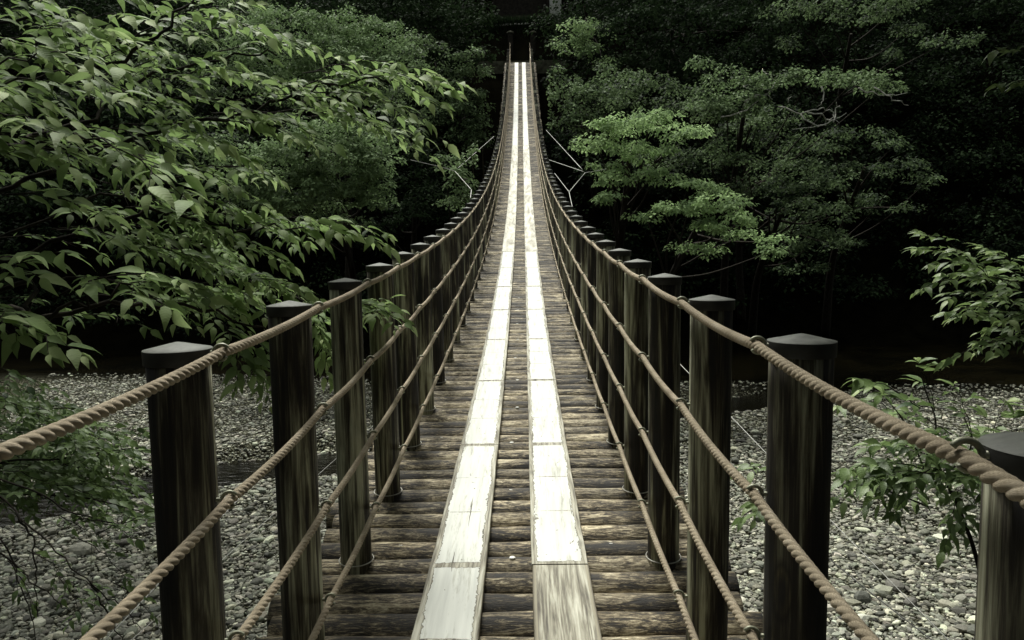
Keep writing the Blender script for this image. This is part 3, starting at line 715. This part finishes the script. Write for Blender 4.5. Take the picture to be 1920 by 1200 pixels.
# --- sapling beside the bridge, right
sp = Plant(); b3 = np.array([3.3, 5.6, 0.]); b3[2] = float(ground(b3[0], b3[1]))
sp.twig(catmull([b3, b3+[.1, 0, 1.2], b3+[-.05, .1, 2.2], U(1740, 830, 5.0)], 8), .03, .008, 8)
for P in ([U(1740, 900, 5.1), U(1755, 800, 4.9), U(1738, 740, 4.7), U(1722, 688, 4.6)], [U(1740, 900, 5.1), U(1700, 800, 4.8), U(1660, 745, 4.6)], [U(1760, 900, 5.1), U(1820, 840, 4.8), U(1800, 760, 4.7)], [U(1740, 950, 5.1), U(1690, 930, 4.9), U(1600, 900, 4.8)]):
    sp.twig(catmull(P, 6), .007, .0025)
tips(sp, [(1722, 686, 4.6, 90, 250), (1616, 714, 4.5, 120, 205), (1625, 735, 4.55, 110, 195), (1792, 732, 4.6, 110, 250), (1580, 765, 4.7, 110, 185), (1690, 780, 4.7, 100, 200), (1880, 765, 4.6, 110, 285), (1900, 790, 4.6, 100, 275), (1850, 790, 4.6, 90, 265)], leaf=.125, nsub=3, sub=.12, young=.7, dens=.8)
tips(sp, [(1640, 840, 4.8, 120, 190), (1700, 830, 4.8, 110, 200), (1590, 880, 4.8, 140, 180), (1560, 905, 4.8, 150, 176), (1620, 900, 4.7, 130, 175), (1570, 935, 4.8, 140, 165), (1640, 940, 4.8, 120, 150), (1700, 900, 4.9, 120, 180), (1760, 880, 4.9, 110, 200), (1680, 960, 4.8, 100, 140), 
         (1780, 930, 4.9, 110, 160), (1800, 900, 5., 100, 200), (1720, 850, 4.9, 110, 200), (1660, 870, 4.9, 120, 190), (1780, 1010, 4.9, 90, 100), (1800, 980, 4.9, 90, 130), (1820, 850, 4.9, 90, 220), (1760, 820, 4.9, 90, 230),
         (1620, 915, 5.2, 150, 170), (1700, 930, 5.3, 150, 165), (1600, 890, 5.3, 150, 185)], leaf=.12, nsub=5, sub=.16, young=.25)
tips(sp, [(1385, 885, 4.9, 90, 175), (1400, 970, 4.9, 90, 160), (1420, 945, 5., 90, 175)], leaf=.12, nsub=3, sub=.12, young=.6, dens=.7)
sp.twig(catmull([U(1600, 905, 4.9), U(1500, 920, 4.95), U(1420, 940, 5.0)], 6), .004, .002)
sp.build('leafy_sapling', b3, LEAF_SH, 'bright green sapling above the gravel between the nearest right hand posts', 'sapling')

# --- shrub lower left
sb = Plant(); b4 = np.array([-4.2, 5.3, 0.]); b4[2] = float(ground(b4[0], b4[1]))
for e_ in ([U(-40, 900, 5.6), U(120, 860, 5.6), U(250, 840, 5.5)], [U(-60, 960, 5.6), U(120, 930, 5.5), U(270, 960, 5.4)], [U(-60, 800, 5.9), U(60, 770, 6.), U(130, 765, 6.)]):
    sb.twig(catmull([b4, (b4+e_[0])/2+[0, 0, .3]]+e_, 6), .016, .003, 6)
for i in range(80):
    x = rng.uniform(-30, 285); y = rng.uniform(765, 975)
    if x > 180 and y < 810: continue
    tips(sb, [(x, y, rng.uniform(5.2, 6.4), 150, rng.uniform(-15, 35))], leaf=.10, nsub=7, sub=.18, young=.0)
sb.build('dark_shrub', b4, LEAF_SH, 'dense dark green shrub over the gravel at the lower left edge', 'shrub')
s5 = Plant(); b5 = U(-330, 880, 4.9); b5[2] = float(ground(b5[0], b5[1])); f5 = U(-330, 880, 4.9)
s5.twig(catmull([b5, (b5+f5)/2+[.05, 0, 0], f5], 6), .02, .012, 7)
for e_ in ([f5, U(-60, 900, 4.7), U(60, 990, 4.5), U(150, 1075, 4.3), U(225, 1135, 4.2), U(262, 1180, 4.1)], [f5, U(-60, 960, 4.6), U(30, 1060, 4.4), U(85, 1110, 4.3), U(130, 1150, 4.2)], [f5, U(0, 900, 4.6), U(130, 960, 4.5), U(230, 985, 4.3), U(290, 1000, 4.2)],
           [U(30, 960, 4.55), U(62, 1020, 4.5), U(68, 1090, 4.4), U(66, 1150, 4.3)], [U(170, 1090, 4.3), U(200, 1150, 4.25), U(235, 1210, 4.2)], [f5, U(-40, 1010, 4.6), U(40, 1100, 4.4), U(70, 1210, 4.3)]):
    Q_ = catmull(e_, 6); Q_[1:] += rng.normal(0, .007, Q_[1:].shape); s5.twig(Q_, .007, .002, 6)
tips(s5, [(180, 1010, 4.3, 120, 25), (250, 1010, 4.2, 110, 20), (290, 980, 4.3, 110, -10), (230, 1080, 4.2, 110, 40), (60, 1130, 4.3, 90, 60), (160, 1170, 4.2, 100, 60), (280, 1150, 4.2, 90, 40), (200, 1130, 4.2, 90, 35), (120, 1090, 4.3, 90, 40)], leaf=.07, nsub=4, sub=.12, young=0, dens=.7, bare=.35)
s5.build('twiggy_bush', b5, LEAF_SH, 'sparse twiggy bush with thin dark stems at the bottom left corner', 'bush')

# --- crowns made of leaf clumps
QV = np.array([[0, 0, 0], [.36, .42, .05], [0, 1, -.08], [-.36, .42, .05]]); QF = np.array([[0, 1, 2, 3]])
def clump_leaves(mb, Cc, r, flat, n, size, o, tone=(.5, .25), droop=.5):
    """leaves over the upper shell of many small clumps"""
    k = len(Cc); idx = np.repeat(np.arange(k), n); m = len(idx)
    u = rng.normal(0, 1, (m, 3)); u[:, 2] = np.abs(u[:, 2])*1.0-.35; u /= np.linalg.norm(u, axis=1)[:, None]
    rad = rng.uniform(.55, 1.08, m)**.6
    rr = np.broadcast_to(r, (k,))[idx]
    off = u*(rr*rad)[:, None]*np.array([1, 1, flat])
    hd = np.linalg.norm(off[:, :2], axis=1)/rr; off[:, 2] -= droop*rr*hd**2*flat
    Pn = Cc[idx]+off
    hd = hd+100.*((np.abs(Pn[:, 0]-CX) < 1.25) & (Pn[:, 1] > 3) & (Pn[:, 1] < 54) & (Pn[:, 2] > dz(Pn[:, 1])-.5) & (Pn[:, 2] < dz(Pn[:, 1])+2.6))
    kp = hd < 50; idx, u, rr, hd, Pn = idx[kp], u[kp], rr[kp], hd[kp], Pn[kp]; m = len(idx)
    out = u*np.array([1, 1, .2]); D = out+rng.normal(0, .45, (m, 3)); D[:, 2] -= .25+droop*.7*hd
    Nn = np.array([0, 0, .9])+u*.95+rng.normal(0, .16, (m, 3))
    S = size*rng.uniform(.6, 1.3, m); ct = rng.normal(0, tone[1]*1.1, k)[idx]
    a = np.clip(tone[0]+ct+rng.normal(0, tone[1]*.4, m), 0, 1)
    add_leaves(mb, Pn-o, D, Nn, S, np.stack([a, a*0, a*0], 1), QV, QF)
def pads_tree(name, zc, pads, lm, label, cat='tree', size=.11, clump=.30, flat=.55, nl=34, tone=(.5, .25), droop=.5, depth=.8, back=8., dens=1., barepale=False):
    cs = []
    mb = MB(); allc = []; sc = zc/1500.
    cent = np.mean([U(p[0], p[1], zc) for p in pads], axis=0)
    bx = cent[0]*1.05+(1.2 if cent[0] > 0 else -1.2); by = max(cent[1]+back, 38.5)
    o = np.array([bx, by, float(ground(bx, by))-.1])
    for (px, py, rx, ry) in pads:
        c = U(px, py, zc+rng.uniform(-.6, .6)); RX_, RZ = rx*sc, ry*sc; RY = max(RX_*depth, .4)
        m = max(5, int(dens*3.2*(RX_*(RZ+RY*.5))/(clump*clump*1.4)))
        u = rng.normal(0, 1, (m, 3)); u[:, 2] = u[:, 2]*.9+.25; u /= np.linalg.norm(u, axis=1)[:, None]; u *= rng.uniform(.35, 1., m)[:, None]**.5
        u[:, 1] -= .15
        cc = c+u*np.array([RX_, RY, RZ]); allc.append(cc)
    Cc = np.vstack(allc); r = clump*rng.uniform(.6, 1.35, len(Cc))
    clump_leaves(mb, Cc, r, flat, nl, size, o, tone, droop)
    e = empty(name, Vector(o), label=label, cat=cat)
    obj('crown', mb.mesh('crown'), lm, e)
    W = MB(); top = np.array([cent[0], cent[1]+1.5, max(cent[2], o[2]+2.)])
    P = catmull([o, (o*.55+top*.45)+[0, .8, .6], top], 7)-o; V, q, t = tube(P, np.linspace(.22, .07, len(P)), 8); W.add(V, q, t)
    for (px, py, rx, ry) in pads:
        c = U(px, py+ry*.3, zc+.3); f = rng.uniform(.55, .95); s0 = P[int(f*(len(P)-1))]
        Q = catmull([s0, (s0+c-o)/2+rng.normal(0, .15, 3)+[0, 0, -.1], c-o], 5); V, q, t = tube(Q, np.linspace(.05, .012, len(Q)), 5); W.add(V, q, t)
    obj('trunk', W.mesh('trunk'), BARK, e)
    return e

pads_tree('broadleaf_tree', 25, [(600, 285, 110, 45), (520, 320, 90, 45), (660, 320, 80, 50), (560, 370, 90, 45), (640, 380, 80, 45), (700, 290, 50, 40), (480, 370, 60, 40), (690, 360, 50, 45), (430, 300, 60, 50), (620, 250, 90, 30)], LEAF_MID,
          'rounded dense small leaved tree left of the bridge, below the cherry branches', size=.115, clump=.30, nl=44, tone=(.9, .3))
pads_tree('broadleaf_tree', 31, [(700, 80, 90, 40), (620, 110, 90, 45), (760, 120, 50, 35), (540, 60, 90, 50), (650, 50, 60, 30), (560, 160, 80, 50), (700, 150, 70, 40), (470, 110, 60, 60)], LEAF_MID,
          'round crowned tree behind the cherry branches at the upper left', size=.12, clump=.34, nl=44, tone=(.95, .3))
pads_tree('evergreen_tree', 42, [(850, 60, 80, 40), (760, 15, 80, 35), (880, 100, 50, 25), (820, 20, 70, 40), (900, 30, 40, 30), (820, 120, 50, 25), (700, 0, 60, 20)], LEAF_DK,
          'dark tree standing left of the shed at the top of the slope', size=.2, clump=.5, nl=30, tone=(.6, .3))
pads_tree('broadleaf_tree', 39, [(880, 108, 38, 14), (893, 135, 32, 12), (850, 138, 35, 12), (840, 165, 40, 16), (895, 190, 35, 25), (860, 220, 50, 25), (905, 235, 28, 25), (880, 260, 40, 20), (850, 190, 40, 20)], LEAF_MID,
          'small layered tree close beside the left railing near the far end of the bridge', size=.15, clump=.36, nl=30, tone=(.45, .25))
pads_tree('maple_tree', 24, [(850, 330, 28, 22), (870, 368, 26, 18), (845, 385, 22, 14), (835, 300, 25, 15), (868, 345, 22, 16), (885, 300, 20, 15), (905, 275, 16, 12)], LEAF_MID,
          'light green leafy tree touching the left railing by the stay cable', size=.11, clump=.26, nl=34, tone=(.75, .2))
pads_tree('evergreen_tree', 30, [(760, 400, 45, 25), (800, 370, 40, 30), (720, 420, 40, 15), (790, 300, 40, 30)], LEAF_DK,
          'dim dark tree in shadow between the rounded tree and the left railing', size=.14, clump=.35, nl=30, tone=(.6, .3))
pads_tree('broadleaf_tree', 44, [(1075, 58, 38, 16), (1110, 62, 40, 18), (1070, 88, 40, 14), (1118, 92, 32, 12), (1130, 115, 28, 9), (1100, 45, 30, 14)], LEAF_MAP,
          'pale leafy tree right of the far bridge end, beside the shed', size=.17, clump=.40, nl=26, tone=(.35, .25))
pads_tree('broadleaf_tree', 36, [(1070, 165, 50, 25), (1105, 190, 50, 30), (1030, 180, 15, 12), (1130, 150, 35, 25), (1050, 215, 35, 30), (1150, 190, 40, 25), (1040, 140, 20, 18), (1090, 230, 35, 30), (1170, 160, 40, 25)], LEAF_MID,
          'mid green tree right of the bridge between the pale leafy tree and the stay cables', size=.15, clump=.38, nl=30, tone=(.4, .25))
pads_tree('maple_tree', 22, [(1180, 232, 75, 13), (1265, 250, 55, 13), (1120, 268, 48, 14), (1170, 272, 45, 12), (1220, 214, 40, 9), (1150, 335, 45, 12), (1225, 330, 45, 14), (1205, 292, 35, 14), (1240, 285, 30, 12), (1140, 312, 35, 10), (1148, 375, 32, 16), (1150, 240, 40, 12), (1300, 250, 20, 6)], LEAF_MAP,
          'bright layered maple right of the bridge, beside the stay cables', size=.10, clump=.26, flat=.38, nl=42, tone=(.5, .22), droop=.8, depth=.9)
pads_tree('maple_tree', 21, [(1290, 348, 48, 12), (1345, 375, 60, 14), (1210, 398, 33, 11), (1290, 392, 45, 11), (1400, 400, 40, 12), (1350, 420, 55, 14), (1390, 440, 35, 14), (1285, 462, 22, 10), (1335, 468, 30, 10), (1452, 450, 28, 14), (1448, 468, 22, 12), (1330, 355, 35, 10), (1240, 388, 25, 8)], LEAF_MAP,
          'bright drooping maple hanging low over the dark river, right of centre', size=.10, clump=.26, flat=.38, nl=42, tone=(.45, .22), droop=.8, depth=.9)
pads_tree('twisted_tree', 27, [(1360, 145, 45, 18), (1330, 185, 45, 18), (1385, 195, 55, 20), (1340, 222, 38, 14), (1440, 155, 55, 16), (1520, 142, 65, 9), (1600, 150, 80, 8), (1350, 282, 33, 22), (1310, 120, 20, 10), (1420, 225, 18, 10), (1650, 165, 50, 8), (1330, 205, 50, 10)], LEAF_MID,
          'tree with spreading foliage and bare silvery twisted twigs, upper right', size=.12, clump=.30, nl=34, tone=(.55, .25))
pads_tree('broadleaf_tree', 27, [(1480, 315, 55, 20), (1535, 345, 45, 18), (1460, 350, 40, 16), (1500, 385, 55, 18), (1560, 400, 40, 20), (1500, 500, 45, 6), (1480, 465, 40, 12), (1540, 440, 50, 16), (1400, 300, 40, 14)], LEAF_MID,
          'dim broad tree right of the bright maples, over the black river', size=.12, clump=.30, nl=34, tone=(.25, .25))
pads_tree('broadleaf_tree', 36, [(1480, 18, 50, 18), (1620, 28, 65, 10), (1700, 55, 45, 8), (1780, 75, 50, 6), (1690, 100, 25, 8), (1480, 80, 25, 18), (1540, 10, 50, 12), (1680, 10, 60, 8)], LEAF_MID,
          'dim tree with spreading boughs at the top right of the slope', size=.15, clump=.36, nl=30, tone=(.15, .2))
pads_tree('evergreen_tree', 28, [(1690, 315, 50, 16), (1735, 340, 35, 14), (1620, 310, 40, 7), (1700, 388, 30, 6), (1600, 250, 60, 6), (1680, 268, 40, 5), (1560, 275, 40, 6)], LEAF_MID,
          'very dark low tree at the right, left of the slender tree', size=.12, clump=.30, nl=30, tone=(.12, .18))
pads_tree('conifer_tree', 42, [(1180, 50, 60, 40), (1220, 100, 55, 35), (1250, 160, 50, 35), (1300, 50, 60, 40), (1290, 120, 50, 30), (1400, 50, 60, 35), (1240, 20, 60, 30)], LEAF_DK,
          'dark feathery conifer behind the bright layered maple', size=.2, clump=.5, nl=30, tone=(.5, .3))

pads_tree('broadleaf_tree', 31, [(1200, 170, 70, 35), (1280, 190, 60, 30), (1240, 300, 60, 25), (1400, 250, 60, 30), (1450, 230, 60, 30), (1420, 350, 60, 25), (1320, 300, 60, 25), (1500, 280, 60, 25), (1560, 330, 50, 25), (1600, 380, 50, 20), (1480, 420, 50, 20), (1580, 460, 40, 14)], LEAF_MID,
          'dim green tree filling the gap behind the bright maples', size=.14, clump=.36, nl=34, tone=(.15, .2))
pads_tree('broadleaf_tree', 34, [(440, 160, 70, 50), (400, 60, 70, 50), (330, 140, 70, 50), (480, 30, 70, 40), (380, 250, 70, 40), (760, 200, 60, 40), (800, 100, 50, 40), (740, 260, 60, 30)], LEAF_MID,
          'dim tree glimpsed through gaps in the cherry branches', size=.14, clump=.38, nl=34, tone=(.2, .25))
# bare silvery twigs of the twisted tree belong to that tree
tt = [o for o in COL.objects if o.name.startswith('twisted_tree')][0]; o_ = np.array(tt.location); W = MB()
for pl in ([(1395, 190), (1440, 175), (1452, 150), (1440, 138), (1428, 128)], [(1395, 190), (1430, 178), (1448, 184)], [(1355, 220), (1400, 205), (1425, 188)], [(1462, 200), (1500, 213), (1530, 205), (1550, 203), (1562, 215), (1555, 225)],
           [(1515, 212), (1545, 222), (1540, 235), (1486, 242)], [(1500, 213), (1530, 240), (1560, 228), (1585, 212)], [(1550, 222), (1575, 228)], [(1640, 165), (1670, 185), (1690, 190), (1700, 198)], [(1610, 165), (1650, 178), (1700, 175)], [(1540, 165), (1545, 190), (1535, 200)],
           [(1475, 192), (1486, 182)], [(1560, 226), (1568, 205), (1572, 198)], [(1410, 158), (1395, 165), (1448, 168)]):
    P = catmull([U(x, y, 26.3+rng.uniform(-.3, .3)) for x, y in pl], 3)-o_; P += rng.normal(0, .035, P.shape); V, q, t = tube(P, np.linspace(.026, .008, len(P)), 5)
    obj('bare_twig', MB().add(V, q, t).mesh('bare_twig'), BARKP, tt)

# woodland behind and around, one mass
mb = MB(); cl = []; O0 = np.array([0, 50, 5.])
for i in range(2600):
    x = rng.uniform(-48, 48); y = rng.uniform(39, 74); h = rng.uniform(0, 1)**2*9
    if abs(x+.8) < (2.5 if y < 52.5 else 1.7 if y < 55 else 0) and y < 66: continue
    if abs(x+.8) < 3.2 and y < 57.5 and y > 52: continue
    if -5.2 < x < 6. and 55.5 < y < 66: continue
    if -4.5 < x < 6. and 61.2 < y < 70: continue
    z = float(ground(x, y))+h*(1 if y < 60 else 1.)
    u = rng.normal(0, 1, (9, 3)); u[:, 2] = np.abs(u[:, 2]); u /= np.linalg.norm(u, axis=1)[:, None]
    cl.append(np.array([x, y, z])+u*[1.5, 1.5, .9])
cl = np.vstack(cl); clump_leaves(mb, cl, .75*rng.uniform(.6, 1.3, len(cl)), .6, 22, .22, O0, (.3, .4))
for i in range(0):
    x = rng.uniform(-40, 40); y = rng.uniform(38.5, 74)
    if abs(x+.8) < 4: continue
    z = float(ground(x, y)); P = np.array([[x, y, z-.3], [x+rng.normal(0, .2), y, z+4], [x+rng.normal(0, .4), y, z+9]])
    V, q, t = tube(P-O0, np.array([.16, .12, .06]), 6); mb.add(V, q, t, col=(0, 0, 0))
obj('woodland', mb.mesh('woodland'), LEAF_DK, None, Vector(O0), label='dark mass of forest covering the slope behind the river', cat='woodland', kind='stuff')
# foliage added out of view: it keeps the sky off the near posts and gravel
mb = MB(); cl = []
for i in range(150):
    x = rng.uniform(-11, 11); y = rng.uniform(-14, -3.2); z = rng.uniform(-1, 9)
    if abs(x+.1) < 1.4 and z < 1.5: continue
    u = rng.normal(0, 1, (8, 3)); u /= np.linalg.norm(u, axis=1)[:, None]; cl.append(np.array([x, y, z])+u*[1.2, 1.2, .8])
for i in range(170):      # boughs added above the view to shade the bridge entrance
    x = rng.uniform(-5, 5.5); y = rng.uniform(-3.4, 1.8); z = rng.uniform(1.7, 3.6)+max(0, y)*.4
    if abs(x+.1) < .7 and y > 1.: continue
    u = rng.normal(0, 1, (3, 3)); u /= np.linalg.norm(u, axis=1)[:, None]; cl.append(np.array([x, y, z])+u*[.5, .5, .2])
for i in range(60):  # low boughs added out of view to shade the nearest right post
    x = rng.uniform(.5, 3.2); y = rng.uniform(-.6, 1.0); z = rng.uniform(1.5, 2.2)
    u = rng.normal(0, 1, (3, 3)); u /= np.linalg.norm(u, axis=1)[:, None]; cl.append(np.array([x, y, z])+u*[.3, .3, .08])
for i in range(110):  # more boughs added above the view, shading the right railing
    y = rng.uniform(.8, 4.2); x = rng.uniform(.9, 3.6); z = .34*y+1.35+rng.uniform(0, 1.2)
    u = rng.normal(0, 1, (3, 3)); u /= np.linalg.norm(u, axis=1)[:, None]; cl.append(np.array([x, y, z])+u*[.35, .35, .08])
for sx, n_ in ((-1, 320), (1, 240)):      # unseen crowns added to shade the gravel on both sides
    for i in range(n_):
        y = rng.uniform(3, 22); x = sx*rng.uniform(3.6+.10*y, 15); z = .34*y+2.6+rng.uniform(0, 2.5)
        u = rng.normal(0, 1, (4, 3)); u /= np.linalg.norm(u, axis=1)[:, None]; cl.append(np.array([x, y, z])+u*[.9, .9, .3])
cl = np.vstack(cl); O1 = np.array([0, -8, -1.]); clump_leaves(mb, cl, .7*rng.uniform(.6, 1.3, len(cl)), .6, 14, .3, O1, (.4, .3))
obj('unseen_shade_foliage', mb.mesh('unseen_shade_foliage'), LEAF_DK, None, Vector(O1), label='unseen foliage added around the bridge entrance and over the gravel to shade them', cat='woodland', kind='stuff')
